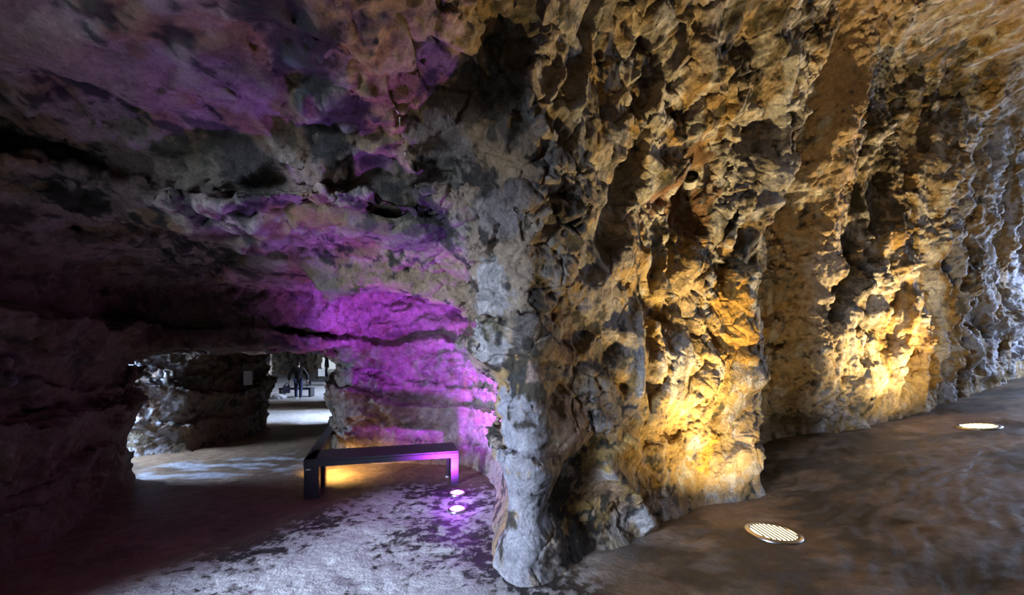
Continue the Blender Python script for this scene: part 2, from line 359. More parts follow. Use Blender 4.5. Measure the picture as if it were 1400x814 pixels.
def surface_nets(F, org, h):
    ins = F < 0
    c = np.zeros(tuple(s - 1 for s in F.shape), np.uint8)
    S = [slice(None, -1), slice(1, None)]
    for a in (0, 1):
        for b in (0, 1):
            for d in (0, 1): c += ins[S[a], S[b], S[d]]
    act = (c > 0) & (c < 8)
    ijk = np.argwhere(act)
    idx = np.full(act.shape, -1, np.int32); idx[act] = np.arange(len(ijk))
    i, j, k = ijk.T
    acc = np.zeros((len(ijk), 3), f32); cnt = np.zeros(len(ijk), f32)
    corners = [(a, b, d) for a in (0, 1) for b in (0, 1) for d in (0, 1)]
    val = {q: F[i + q[0], j + q[1], k + q[2]] for q in corners}
    for q in corners:
        for ax in range(3):
            if q[ax]: continue
            p = list(q); p[ax] = 1; p = tuple(p)
            a, b = val[q], val[p]; m = (a < 0) != (b < 0)
            t = np.where(m, a / np.where(m, a - b, 1), 0)
            pos = np.zeros((len(ijk), 3), f32) + np.array(q, f32); pos[:, ax] += t
            acc += pos * m[:, None]; cnt += m
    V = (ijk + acc / cnt[:, None]) * h + np.array(org)
    Q = []
    for ax in range(3):
        o1, o2 = [(1, 2), (2, 0), (0, 1)][ax]
        s0 = [slice(1, -1)] * 3; s1 = [slice(1, -1)] * 3
        s0[ax] = slice(0, -1); s1[ax] = slice(1, None)
        A = ins[tuple(s0)]; B = ins[tuple(s1)]
        e = np.argwhere(A != B)
        flip = A[tuple(e.T)]
        e = e + 1; e[:, ax] -= 1
        def cell(d1, d2):
            q = e.copy(); q[:, o1] += d1; q[:, o2] += d2; return idx[tuple(q.T)]
        quad = np.stack([cell(-1, -1), cell(0, -1), cell(0, 0), cell(-1, 0)], 1)
        quad[~flip] = quad[~flip][:, ::-1]
        Q.append(quad)
    Q = np.concatenate(Q); Q = Q[(Q >= 0).all(1)]
    return V.astype(f32), Q
def build_field(lo, hi, h, coarse, band, fn):
    lo = np.array(lo); n = np.ceil((np.array(hi) - lo) / h / coarse).astype(int) * coarse + 1
    nc = (n - 1) // coarse + 1
    ax = [lo[a] + np.arange(nc[a]) * h * coarse for a in range(3)]
    G = np.stack(np.meshgrid(*ax, indexing='ij'), -1).reshape(-1, 3).astype(f32)
    C = pmap(base_void, G).reshape(nc)
    nearb = np.abs(C) < band
    blk = np.zeros(nc - 1, bool)
    for a in (0, 1):
        for b in (0, 1):
            for d in (0, 1):
                blk |= nearb[a:nc[0] - 1 + a, b:nc[1] - 1 + b, d:nc[2] - 1 + d]
    F = np.repeat(np.repeat(np.repeat(C, coarse, 0), coarse, 1), coarse, 2)[:n[0], :n[1], :n[2]].copy()
    M = np.zeros(n, bool)
    fm = np.repeat(np.repeat(np.repeat(blk, coarse, 0), coarse, 1), coarse, 2)
    M[:-1, :-1, :-1] |= fm; M[1:, 1:, 1:] |= fm
    I = np.argwhere(M)
    F[M] = pmap(lambda J: fn((J * h + lo).astype(f32)), I)
    F[np.abs(F) < 1e-6] = 1e-6
    return F, lo
def vnormals(V, Q):
    n = np.cross(V[Q[:, 2]] - V[Q[:, 0]], V[Q[:, 3]] - V[Q[:, 1]])
    N = np.zeros_like(V)
    for k in range(4):
        for a in range(3): N[:, a] += np.bincount(Q[:, k], n[:, a], len(V)).astype(f32)
    return N / np.maximum(np.linalg.norm(N, axis=1), 1e-9)[:, None]
def subdivide(V, Q):
    nv = len(V)
    E = np.stack([Q, np.roll(Q, -1, 1)], -1).reshape(-1, 2); E.sort(1)
    key = E[:, 0].astype(np.int64) * nv + E[:, 1]
    u, inv = np.unique(key, return_inverse=True)
    mid = (V[u // nv] + V[u % nv]) * .5
    fc = V[Q].mean(1)
    e = inv.reshape(-1, 4) + nv
    c = np.arange(len(Q)) + nv + len(u)
    out = np.concatenate([np.stack([Q[:, k], e[:, k], c, e[:, (k + 3) % 4]], 1) for k in range(4)])
    return np.concatenate([V, mid, fc]).astype(f32), out

# ------------------------------------------------------------------ materials
def new_mat(name):
    m = bpy.data.materials.new(name); m.use_nodes = True
    nt = m.node_tree; return m, nt, nt.nodes, nt.links, nt.nodes['Principled BSDF']
def plain(name, col, rough=.5, metal=0., noise=.08, emit=None, estr=0):
    m, nt, N, L, B = new_mat(name)
    B.inputs['Roughness'].default_value = rough; B.inputs['Metallic'].default_value = metal
    tc = N.new('ShaderNodeTexCoord'); nz = N.new('ShaderNodeTexNoise'); nz.inputs['Scale'].default_value = 35
    L.new(tc.outputs['Object'], nz.inputs['Vector'])
    mr = N.new('ShaderNodeMapRange'); mr.inputs[3].default_value = 1 - noise * 2; mr.inputs[4].default_value = 1 + noise * 2
    L.new(nz.outputs[0], mr.inputs[0])
    mx = N.new('ShaderNodeMix'); mx.data_type = 'RGBA'; mx.blend_type = 'MULTIPLY'; mx.inputs[0].default_value = 1
    mx.inputs[6].default_value = (*col, 1); L.new(mr.outputs[0], mx.inputs[7]); L.new(mx.outputs[2], B.inputs['Base Color'])
    if emit:
        B.inputs['Emission Color'].default_value = (*emit, 1); B.inputs['Emission Strength'].default_value = estr
    return m
def rock_mat(name, rough=.72, bump=.5, spec=.4, grain=38.):
    m, nt, N, L, B = new_mat(name)
    at = N.new('ShaderNodeAttribute'); at.attribute_name = 'tint'
    tc = N.new('ShaderNodeTexCoord')
    n1 = N.new('ShaderNodeTexNoise'); n1.inputs['Scale'].default_value = 9; n1.inputs['Detail'].default_value = 8; n1.inputs['Roughness'].default_value = .65
    n2 = N.new('ShaderNodeTexNoise'); n2.inputs['Scale'].default_value = grain; n2.inputs['Detail'].default_value = 6; n2.inputs['Roughness'].default_value = .7
    for n in (n1, n2): L.new(tc.outputs['Object'], n.inputs['Vector'])
    mr = N.new('ShaderNodeMapRange'); mr.inputs[1].default_value = .28; mr.inputs[2].default_value = .72; mr.inputs[3].default_value = .62; mr.inputs[4].default_value = 1.38
    L.new(n1.outputs[0], mr.inputs[0])
    mr2 = N.new('ShaderNodeMapRange'); mr2.inputs[1].default_value = .3; mr2.inputs[2].default_value = .7; mr2.inputs[3].default_value = .72; mr2.inputs[4].default_value = 1.28
    L.new(n2.outputs[0], mr2.inputs[0])
    mu = N.new('ShaderNodeMath'); mu.operation = 'MULTIPLY'; L.new(mr.outputs[0], mu.inputs[0]); L.new(mr2.outputs[0], mu.inputs[1])
    mx = N.new('ShaderNodeMix'); mx.data_type = 'RGBA'; mx.blend_type = 'MULTIPLY'; mx.inputs[0].default_value = 1
    L.new(at.outputs['Color'], mx.inputs[6]); L.new(mu.outputs[0], mx.inputs[7]); L.new(mx.outputs[2], B.inputs['Base Color'])
    B.inputs['Roughness'].default_value = rough; B.inputs['Specular IOR Level'].default_value = spec
    ad = N.new('ShaderNodeMath'); ad.operation = 'ADD'; L.new(n1.outputs[0], ad.inputs[0])
    ml = N.new('ShaderNodeMath'); ml.operation = 'MULTIPLY'; ml.inputs[1].default_value = .35; L.new(n2.outputs[0], ml.inputs[0]); L.new(ml.outputs[0], ad.inputs[1])
    wn = N.new('ShaderNodeMix'); wn.data_type = 'RGBA'; wn.blend_type = 'LINEAR_LIGHT'; wn.inputs[0].default_value = .10
    L.new(tc.outputs['Object'], wn.inputs[6]); L.new(n1.outputs[1], wn.inputs[7])
    last = ad
    for sc_, amt in ((8., .55), (21., .30)):
        vo = N.new('ShaderNodeTexVoronoi'); vo.feature = 'F1'; vo.inputs['Scale'].default_value = sc_; L.new(wn.outputs[2], vo.inputs['Vector'])
        sub_ = N.new('ShaderNodeVectorMath'); sub_.operation = 'SUBTRACT'; L.new(wn.outputs[2], sub_.inputs[0]); L.new(vo.outputs['Position'], sub_.inputs[1])
        cen = N.new('ShaderNodeVectorMath'); cen.operation = 'SUBTRACT'; L.new(vo.outputs['Color'], cen.inputs[0]); cen.inputs[1].default_value = (.5, .5, .5)
        dt = N.new('ShaderNodeVectorMath'); dt.operation = 'DOT_PRODUCT'; L.new(sub_.outputs[0], dt.inputs[0]); L.new(cen.outputs[0], dt.inputs[1])
        k_ = N.new('ShaderNodeMath'); k_.operation = 'MULTIPLY_ADD'; k_.inputs[1].default_value = sc_ * 1.6 * amt; L.new(dt.outputs['Value'], k_.inputs[0]); L.new(last.outputs[0], k_.inputs[2]); last = k_
    ad = last
    bp = N.new('ShaderNodeBump'); bp.inputs['Strength'].default_value = bump; bp.inputs['Distance'].default_value = .05
    L.new(ad.outputs[0], bp.inputs['Height']); L.new(bp.outputs[0], B.inputs['Normal'])
    return m
M_ROCK = rock_mat('cave_rock', .68, .85, .45, 46.)
M_FLOOR = rock_mat('cave_floor', .56, .5, .4, 60)
def _add_crust(m):
    nt = m.node_tree; N = nt.nodes; L = nt.links; B = N['Principled BSDF']
    src = B.inputs['Base Color'].links[0].from_socket
    tc = N.new('ShaderNodeTexCoord'); nz = N.new('ShaderNodeTexNoise'); nz.inputs['Scale'].default_value = 10; nz.inputs['Detail'].default_value = 9
    nz.inputs['Roughness'].default_value = .66; nz.inputs['Distortion'].default_value = .2; L.new(tc.outputs['Object'], nz.inputs['Vector'])
    ab = N.new('ShaderNodeAttribute'); ab.attribute_name = 'broken'
    md = N.new('ShaderNodeMath'); md.operation = 'MULTIPLY_ADD'; md.inputs[1].default_value = .30; L.new(ab.outputs['Fac'], md.inputs[0]); L.new(nz.outputs[0], md.inputs[2])
    rp = N.new('ShaderNodeValToRGB'); rp.color_ramp.elements[0].position = .44; rp.color_ramp.elements[0].color = (.52, .51, .52, 1)
    rp.color_ramp.elements[1].position = .56; rp.color_ramp.elements[1].color = (.03, .026, .025, 1)
    e_ = rp.color_ramp.elements.new(.495); e_.color = (.34, .32, .32, 1)
    L.new(md.outputs[0], rp.inputs[0])
    ac = N.new('ShaderNodeAttribute'); ac.attribute_name = 'crust'
    mx = N.new('ShaderNodeMix'); mx.data_type = 'RGBA'; L.new(ac.outputs['Fac'], mx.inputs[0]); L.new(src, mx.inputs[6]); L.new(rp.outputs[0], mx.inputs[7])
    L.new(mx.outputs[2], B.inputs['Base Color'])
    inv = N.new('ShaderNodeMath'); inv.operation = 'SUBTRACT'; inv.inputs[0].default_value = 1; L.new(md.outputs[0], inv.inputs[1])
    ml = N.new('ShaderNodeMath'); ml.operation = 'MULTIPLY'; L.new(inv.outputs[0], ml.inputs[0]); L.new(ac.outputs['Fac'], ml.inputs[1])
    b2 = N.new('ShaderNodeBump'); b2.inputs['Strength'].default_value = .7; b2.inputs['Distance'].default_value = .06; L.new(ml.outputs[0], b2.inputs['Height'])
    L.new(B.inputs['Normal'].links[0].from_socket, b2.inputs['Normal']); L.new(b2.outputs[0], B.inputs['Normal'])
_add_crust(M_FLOOR)

def np_mesh(name, V, Q, mat, normals=None, tint=None):
    me = bpy.data.meshes.new(name)
    me.vertices.add(len(V)); me.vertices.foreach_set('co', V.astype(f32).ravel())
    me.loops.add(Q.size); me.loops.foreach_set('vertex_index', Q.astype(np.int32).ravel())
    me.polygons.add(len(Q)); me.polygons.foreach_set('loop_start', (np.arange(len(Q)) * Q.shape[1]).astype(np.int32))
    me.update(calc_edges=True)
    me.polygons.foreach_set('use_smooth', np.ones(len(Q), bool))
    if tint is not None:
        a = me.color_attributes.new('tint', 'FLOAT_COLOR', 'POINT')
        a.data.foreach_set('color', np.concatenate([tint, np.ones((len(tint), 1))], 1).astype(f32).ravel())
    if normals is not None: me.normals_split_custom_set_from_vertices(normals.astype(f32))
    me.materials.append(mat)
    o = bpy.data.objects.new(name, me); COL.objects.link(o)
    return o
def structure(o, label=None, cat=None):
    o['kind'] = 'structure'
    if label: o['label'] = label
    if cat: o['category'] = cat
    return o

# ------------------------------------------------------------------ rock colours (minerals, soot, lichen, some painted light and shade)
def lerp(a, b, t): return a + (np.asarray(b, f32) - a) * t[:, None]
def rock_tint(V):
    w = V.astype(f32); x, y, z = w.T
    n = len(V)
    c = np.tile(np.array((.33, .25, .165), f32), (n, 1))
    en = fbm(w * f32(8.), 3, 63, .6); a = fbm(w * f32(.9), 4, 61); b = fbm(w * f32(1.6), 4, 67); d = fbm(w * f32(2.6), 4, 71)
    c = lerp(c, (.42, .27, .10), sstep(-.05, .25, a))                      # ochre
    c = lerp(c, (.30, .27, .25), sstep(.05, .3, b) * .8)                   # grey
    leftm = 1 - sstep(-1.6, .2, x)
    c = lerp(c, (.34, .27, .25), leftm * .75)                              # paler, pinker beds on the left
    c = lerp(c, (.25, .15, .06), leftm * sstep(.02, .25, d) * .8)
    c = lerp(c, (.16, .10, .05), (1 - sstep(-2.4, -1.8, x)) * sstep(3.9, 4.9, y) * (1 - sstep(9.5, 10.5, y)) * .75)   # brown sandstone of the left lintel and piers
    blk = sstep(.06, .24, fbm(w * f32(2.1), 6, 77, .62) + .6 * en - .04)
    c = lerp(c, (.025, .024, .02), blk * .92)                              # soot and lichen
    gr = sstep(.12, .3, fbm(w * f32(1.3), 4, 83))
    c = lerp(c, (.10, .105, .06), gr * .5)
    # calcite crust on the proud ribs
    cal = sstep(.45, .8, ridged((w + .12 * b[:, None]) * np.array((2.6, 2.6, .45), f32), 2, 91)) * sstep(-.2, 1.5, x)
    c = lerp(c, (.56, .55, .55), cal * .8)
    farr = sstep(6.0, 7.5, x); c = lerp(c, (.40, .25, .08), farr * (1 - cal) * .6)
    c = lerp(c, (.10, .062, .035), (1 - sstep(-3.9, -3.0, x)) * sstep(1.0, 1.6, y) * (1 - sstep(6.0, 6.3, y)) * (1 - sstep(2.3, 2.9, z)) * .85)  # shade of the left wall painted in as darker brown
    c = lerp(c, (.42, .44, .47), (1 - sstep(-5.9, -5.5, x)) * sstep(5.7, 6.1, y) * (1 - sstep(6.5, 6.9, y + .4 * b)) * sstep(-.12, .12, d + .8 * en))   # daylight of the side opening painted as paler rock
    alc = sstep(4.15, 4.6, y) * sstep(-3.0, -2.5, x) * (1 - sstep(.1, .3, x)) * (1 - sstep(6.6, 7.2, y))
    c = lerp(c, (.44, .38, .38), alc * (.55 + 1.0 * en + .8 * d).clip(0, 1))                       # alcove rock paled to strengthen the violet light
    for pts, rad, colr, st in STAINS_AND_SHADE:
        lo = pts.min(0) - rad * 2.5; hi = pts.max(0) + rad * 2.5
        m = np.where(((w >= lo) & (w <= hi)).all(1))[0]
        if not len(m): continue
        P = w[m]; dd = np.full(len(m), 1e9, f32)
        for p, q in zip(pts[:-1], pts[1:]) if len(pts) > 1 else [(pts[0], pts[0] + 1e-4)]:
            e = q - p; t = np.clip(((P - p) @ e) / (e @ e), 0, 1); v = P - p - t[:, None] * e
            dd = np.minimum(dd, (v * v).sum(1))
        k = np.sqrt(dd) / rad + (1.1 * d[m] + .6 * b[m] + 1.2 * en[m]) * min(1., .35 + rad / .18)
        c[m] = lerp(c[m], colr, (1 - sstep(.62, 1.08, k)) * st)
    return np.clip(c, .008, .9)

def rock_shell(lo, hi, h, band, fn, sub, cull):
    F, org = build_field(lo, hi, h, 4, band, fn)
    V, Q = surface_nets(F, org, h); del F
    ctr = V[Q].mean(1)
    Q = Q[cull(ctr)]
    u, inv = np.unique(Q, return_inverse=True); V = V[u]; Q = inv.reshape(-1, 4)
    print('nets', len(Q), round(time.time() - t1, 1))
    # keep the largest connected pieces only
    lab = np.arange(len(V))
    for it in range(400):
        m = lab[Q].min(1); new = lab.copy()
        for k in range(4): np.minimum.at(new, Q[:, k], m)
        new = new[new]
        if (new == lab).all(): break
        lab = new
    cnt = np.bincount(lab, minlength=len(V)); keep = cnt[lab[Q[:, 0]]] > 1500
    Q = Q[keep]; u, inv = np.unique(Q, return_inverse=True); V = V[u]; Q = inv.reshape(-1, 4)
    print('comp', round(time.time() - t1, 1))
    for s in range(sub):
        fnm = np.cross(V[Q[:, 2]] - V[Q[:, 0]], V[Q[:, 3]] - V[Q[:, 1]]); cc = V[Q].mean(1)
        to = np.array((0, 0, EYE)) - cc; dist = np.linalg.norm(to, axis=1)
        facing = (fnm * to).sum(1) / np.maximum(np.linalg.norm(fnm, axis=1) * dist, 1e-9)
        cy = np.maximum(cc[:, 1], .05)
        vis = (cc[:, 1] > .9) & (np.abs(cc[:, 0]) < 1.5 * cy + .5) & ((cc[:, 2] - EYE) < 1.05 * cy + .4) & (facing > (-.2, .0)[s])
        if s == 1:
            vis &= (cc[:, 0] > -.7) & (cc[:, 0] < 3.35) & (cc[:, 1] < 5.0) & (cc[:, 2] < 1.02 * cy + EYE) & (np.abs(cc[:, 0]) < 1.4 * cy)
        for ring in range(2):
            vm = np.zeros(len(V), bool); vm[Q[vis]] = True; vis = vm[Q].any(1)
        V2, Q2 = subdivide(V, Q[vis]); Q = np.concatenate([Q[~vis], Q2]); V = V2
    u, inv = np.unique(Q, return_inverse=True)
    return V[u], inv.reshape(-1, 4)

t1 = time.time()
VOX = .046
V, Q = rock_shell((-7.6, -2.2, -.25), (13.0, 9.9, 7.6), VOX, .62, field, 2,
                  lambda c: c[:, 2] > floor_base(c[:, 0], c[:, 1]) - .16)
print('near shell', len(V), len(Q), round(time.time() - t1, 1))
N = vnormals(V, Q)
# relax the staircase of the voxels a little, then add the fine relief along the normals
R = pmap(lambda p: fine_relief(p) + feat_field(p, THIN), V)
V = V + N * R[:, None]
N = vnormals(V, Q)
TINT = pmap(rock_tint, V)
# paler tint on convex ridges of the finished surface, in patches
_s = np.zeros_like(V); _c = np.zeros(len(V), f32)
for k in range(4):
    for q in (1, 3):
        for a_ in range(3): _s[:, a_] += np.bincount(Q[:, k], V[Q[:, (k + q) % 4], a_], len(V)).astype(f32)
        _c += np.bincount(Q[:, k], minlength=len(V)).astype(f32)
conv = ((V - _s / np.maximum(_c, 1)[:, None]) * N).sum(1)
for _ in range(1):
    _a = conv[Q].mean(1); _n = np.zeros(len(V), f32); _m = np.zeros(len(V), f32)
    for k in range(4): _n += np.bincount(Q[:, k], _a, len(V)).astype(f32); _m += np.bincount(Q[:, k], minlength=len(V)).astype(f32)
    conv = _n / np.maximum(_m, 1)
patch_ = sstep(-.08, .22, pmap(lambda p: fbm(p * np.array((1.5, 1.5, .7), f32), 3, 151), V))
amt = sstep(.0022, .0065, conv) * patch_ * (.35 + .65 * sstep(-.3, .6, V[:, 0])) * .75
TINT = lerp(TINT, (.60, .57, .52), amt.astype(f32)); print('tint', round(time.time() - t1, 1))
ctr = V[Q].mean(1); fn_ = np.cross(V[Q[:, 2]] - V[Q[:, 0]], V[Q[:, 3]] - V[Q[:, 1]]); fn_ /= np.maximum(np.linalg.norm(fn_, axis=1), 1e-9)[:, None]
x, y, z = ctr.T
pl = pmap(lambda c: np.stack([poly_sdf(c[:, :2], p) for p in (ROCK_MAIN, ROCK_LEFT, ROCK_PASS, ROCK_REAR)], 1), ctr).argmin(1)
c_h = ceil_h(x, y)
cls = np.where(pl == 0, np.where(x > 2.75, 0, np.where((y > 4.2) & (x < .1), 2, 1)), np.where(pl == 1, 3, np.where(pl == 2, 4, 5)))
isceil = (c_h - z < .55) & (np.minimum.reduce([bilin(PLAN, x, y)]) > .25) & (fn_[:, 2] < .2)
cls = np.where(isceil, 6, cls)
names = ['wall_right', 'wall_center', 'wall_alcove', 'wall_left', 'wall_passage', 'wall_rear', 'ceiling']
labels = ['ochre and grey fluted rock wall with white calcite streaks, right', 'massive rough rock pier between the alcove and the right wall',
          'rounded rock face of the alcove behind the bench', 'dark rough rock wall at the left edge', 'rock pier with small white plaque in the left passage',
          'rough rock wall behind the viewpoint', 'layered rough rock ceiling of the cave']
for i, nm in enumerate(names):
    q = Q[cls == i]
    if not len(q): continue
    u, inv = np.unique(q, return_inverse=True)
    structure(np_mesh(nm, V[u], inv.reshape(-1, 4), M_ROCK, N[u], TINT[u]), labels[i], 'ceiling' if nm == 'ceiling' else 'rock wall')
print('near split', round(time.time() - t1, 1))

# far passage
V, Q = rock_shell((-19.4, 9.6, -.25), (-1.5, 32.6, 4.2), .08, .45, field, 0,
                  lambda c: (c[:, 2] > floor_base(c[:, 0], c[:, 1]) - .2))
N = vnormals(V, Q); R = pmap(fine_relief, V, 30000) * 1.4; V = V + N * R[:, None]; N = vnormals(V, Q)
structure(np_mesh('wall_far', V, Q, M_ROCK, N, pmap(rock_tint, V, 30000)), 'rough rock sides of the long daylit passage', 'rock wall')
print('far', len(Q), round(time.time() - t1, 1))

# ------------------------------------------------------------------ floor
def lit_crust_zone(x, y):  # pale crust ends at the daylight's shadow edge, painting the lit wedge in
    return (1 - sstep(.2, 1.0, x)) * sstep(-.25, .35, x + 2.75 - .46 * (y - 2.57)) * (1 - sstep(4.4, 5.3, y))
def crust(p):
    # >0 where the pale floor crust has broken away
    v = p + .08 * np.stack([gnoise(p * f32(5), 131), gnoise(p * f32(5), 132), np.zeros(len(p), f32)], 1)
    patchy = fbm(p * f32(.8), 2, 119)
    return fbm(v * f32(8.5), 5, 115, .65) + .5 * patchy + .03
def floor_z(x, y):
    p = np.stack([x, y, np.zeros_like(x)], 1).astype(f32)
    z = floor_base(x, y) + .05 * fbm(p * f32(.6), 3, 101) + .018 * fbm(p * f32(2.4), 3, 105)
    rt = sstep(.3, 1.4, x) * sstep(-1, 1, 8 - y)
    # stream-worn ripples on the right
    q = p.copy(); q[:, 0], q[:, 1] = p[:, 0] * .9 + p[:, 1] * .45, p[:, 1] * .9 - p[:, 0] * .45
    wv = gnoise(p * f32(1.7), 108)[:, None] * .3
    rt = rt * (1 - .5 * sstep(4, 7, x))
    z = z + rt * (.017 * ridged((q + wv) * np.array((2.4, 7.5, 1), f32), 3, 110) + .012 * facet((q + wv) * np.array((4, 11, 1), f32), 8))
    # pitted plaster-like crust on the left foreground
    lf = lit_crust_zone(x, y)
    pit = crust(p)
    z = z - lf * (.006 * sstep(.0, .16, pit) + .007 * facet(p * f32(7), 9))
    return z
FLATS = []
_floor_raw = floor_z
def floor_z(x, y):
    z = _floor_raw(x, y)
    for (cx, cy, r, zc, sl) in FLATS:
        d = np.sqrt((x - cx) ** 2 + (y - cy) ** 2)
        z = z + (zc + sl * (x - cx) - z) * (1 - sstep(r, r * 1.8, d))
    return z
def on_floor(px, py):
    Y = 3.5
    for _ in range(60):
        X = (px - 700) / FPX * Y; Z = EYE - (py - HOR) / FPX * Y
        Y += (Z - fz(X, Y)) * .8
    return (px - 700) / FPX * Y, Y
def fz(x, y): return float(floor_z(np.array([x], f32), np.array([y], f32))[0])
LAMPS = []
for _px, _py, _d in ((1057, 728, .46), (1338, 583, .46), (625, 674, .20), (625, 696, .20)):
    _x, _y = on_floor(_px, _py); LAMPS.append((_x, _y, fz(_x, _y), _d))
SLOPE = [.145 * float(sstep(2.6, 4., np.array(a))) for a, b, c, d in LAMPS]
FLATS += [(a, b, d * .56 + (.06 if d < .3 else 0), c - (.012 if d > .3 else .016), sl) for (a, b, c, d), sl in zip(LAMPS, SLOPE)]
def floor_tint(P):
    p = P.astype(f32).copy(); p[:, 2] = 0
    x, y = p[:, 0], p[:, 1]
    c = np.tile(np.array((.15, .105, .065), f32), (len(p), 1))
    a = fbm(p * f32(1.1), 4, 121)
    c = lerp(c, (.24, .165, .10), sstep(-.1, .3, a))
    lf = lit_crust_zone(x + .35 * a, y + .5 * a)
    rt = sstep(.4, 1.2, x) * (1 - sstep(9, 10, y)); mud = fbm(p * np.array((.9, 1.6, 1), f32), 5, 141, .6)
    c = lerp(c, (.15, .10, .06), rt * .6)
    c = lerp(c, (.04, .033, .024), rt * sstep(-.1, .15, mud) * .85)
    c = lerp(c, (.30, .27, .25), rt * sstep(.1, .3, fbm(p * np.array((1.2, 2.2, 1), f32), 4, 146)) * .35)
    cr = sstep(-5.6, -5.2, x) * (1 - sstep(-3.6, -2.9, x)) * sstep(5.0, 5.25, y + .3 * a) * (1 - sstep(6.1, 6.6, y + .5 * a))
    c = lerp(c, (.42, .43, .46), cr * sstep(-.1, .15, fbm(p * np.array((1.5, 4, 1), f32), 4, 161, .6)))  # strip of side daylight painted as paler floor
    far = sstep(9.8, 10.3, y) * (1 - sstep(13.0, 13.6, y)) + sstep(16.2, 16.8, y); c = lerp(c, (.40, .40, .40), far)  # floor paled by the window openings: daylight patches painted in
    return np.clip(c, .01, .9)
def axis(segs):
    out = []
    for a, b, h in segs: out += list(np.arange(a, b - 1e-6, h))
    return np.array(out + [segs[-1][1]])
ax_x = axis([(-22, -7, .15), (-7, -4, .05), (-4, 4, .026), (4, 8, .04), (8, 13.5, .09)])
ax_y = axis([(-3, 1.8, .1), (1.8, 5, .026), (5, 9, .05), (9, 36, .15)])
gx, gy = np.meshgrid(ax_x, ax_y, indexing='ij'); fx, fy = gx.ravel(), gy.ravel()
_xy = np.stack([fx, fy], 1).astype(f32)
FV = np.concatenate([_xy, pmap(lambda q: floor_z(q[:, 0], q[:, 1]), _xy, 30000)[:, None]], 1).astype(f32)
ii = np.arange(len(fx)).reshape(gx.shape)
FQ = np.stack([ii[:-1, :-1], ii[1:, :-1], ii[1:, 1:], ii[:-1, 1:]], -1).reshape(-1, 4)
cc = FV[FQ].mean(1); FQ = FQ[bilin(PLAN, cc[:, 0], cc[:, 1]) > -.8]
u, inv = np.unique(FQ, return_inverse=True); FV = FV[u]; FQ = inv.reshape(-1, 4)
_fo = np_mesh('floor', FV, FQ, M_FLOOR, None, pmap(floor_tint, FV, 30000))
def _crust_mask(P):
    p = P.astype(f32).copy(); p[:, 2] = 0
    a = fbm(p * f32(1.1), 4, 121)
    return lit_crust_zone(p[:, 0] + .35 * a, p[:, 1] + .5 * a)
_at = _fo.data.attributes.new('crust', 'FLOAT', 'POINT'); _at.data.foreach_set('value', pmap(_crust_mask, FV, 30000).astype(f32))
_at = _fo.data.attributes.new('broken', 'FLOAT', 'POINT'); _at.data.foreach_set('value', pmap(lambda P: fbm(np.concatenate([P[:, :2], P[:, 2:] * 0], 1) * f32(.95), 3, 119), FV, 30000).astype(f32))
structure(_fo, 'uneven worn rock floor of the cave', 'floor')
print('floor', round(time.time() - T0, 1))

# ------------------------------------------------------------------ small mesh helpers
def link(name, bm, mat, parent=None, smooth=False):
    me = bpy.data.meshes.new(name); bm.to_mesh(me); bm.free(); me.materials.append(mat)
    if smooth:
        for p in me.polygons: p.use_smooth = True
    o = bpy.data.objects.new(name, me); COL.objects.link(o)
    if parent: o.parent = parent
    return o
def thing(name, label, cat, loc=(0, 0, 0), rotz=0, group=None):
    o = bpy.data.objects.new(name, None); COL.objects.link(o); o.empty_display_size = .1
    o.location = loc; o.rotation_euler = (0, 0, rotz); tag(o, label, cat, group); return o
def tag(o, label, cat, group=None):
    o['label'] = label; o['category'] = cat
    if group: o['group'] = group
    return o
def box(bm, c, s, rz=0, bev=0):
    g = bmesh.ops.create_cube(bm, size=1)
    vs_ = g['verts']
    bmesh.ops.scale(bm, vec=s, verts=vs_); bmesh.ops.rotate(bm, matrix=Matrix.Rotation(rz, 3, 'Z'), verts=vs_); bmesh.ops.translate(bm, vec=c, verts=vs_)
    if bev:
        es = list({e for v in vs_ for e in v.link_edges}); bmesh.ops.bevel(bm, geom=es, offset=bev, segments=2, affect='EDGES', profile=.5)
def lathe(bm, prof, seg=40):
    rings = []
    for r, z in prof:
        rings.append([bm.verts.new((r * math.cos(2 * math.pi * i / seg), r * math.sin(2 * math.pi * i / seg), z)) for i in range(seg)] if r > 1e-6 else [bm.verts.new((0, 0, z))])
    for A, B in zip(rings[:-1], rings[1:]):
        for i in range(seg):
            j = (i + 1) % seg
            if len(A) == 1 and len(B) == 1: continue
            if len(A) == 1: bm.faces.new((A[0], B[i], B[j]))
            elif len(B) == 1: bm.faces.new((A[i], A[j], B[0]))
            else: bm.faces.new((A[i], A[j], B[j], B[i]))
    bmesh.ops.recalc_face_normals(bm, faces=bm.faces)

M_STEEL = plain('brushed_steel', (.55, .55, .57), .28, 1.)
M_LOUVRE = plain('louvre_metal', (.12, .11, .10), .5, .3)
M_DARK = plain('dark_powder_coat', (.035, .035, .045), .42, .3)
M_BLACK = plain('black_metal', (.02, .02, .022), .35, .4)
M_WHITE = plain('white_enamel', (.75, .75, .72), .4)
M_WARM = plain('warm_lens', (1, .9, .7), .3, emit=(1, .84, .55), estr=4)
M_PURP = plain('violet_lens', (.9, .6, 1), .3, emit=(.92, .30, 1.0), estr=2.4)
M_LED = plain('led_strip', (1, .8, .4), .3, emit=(1, .62, .14), estr=6)

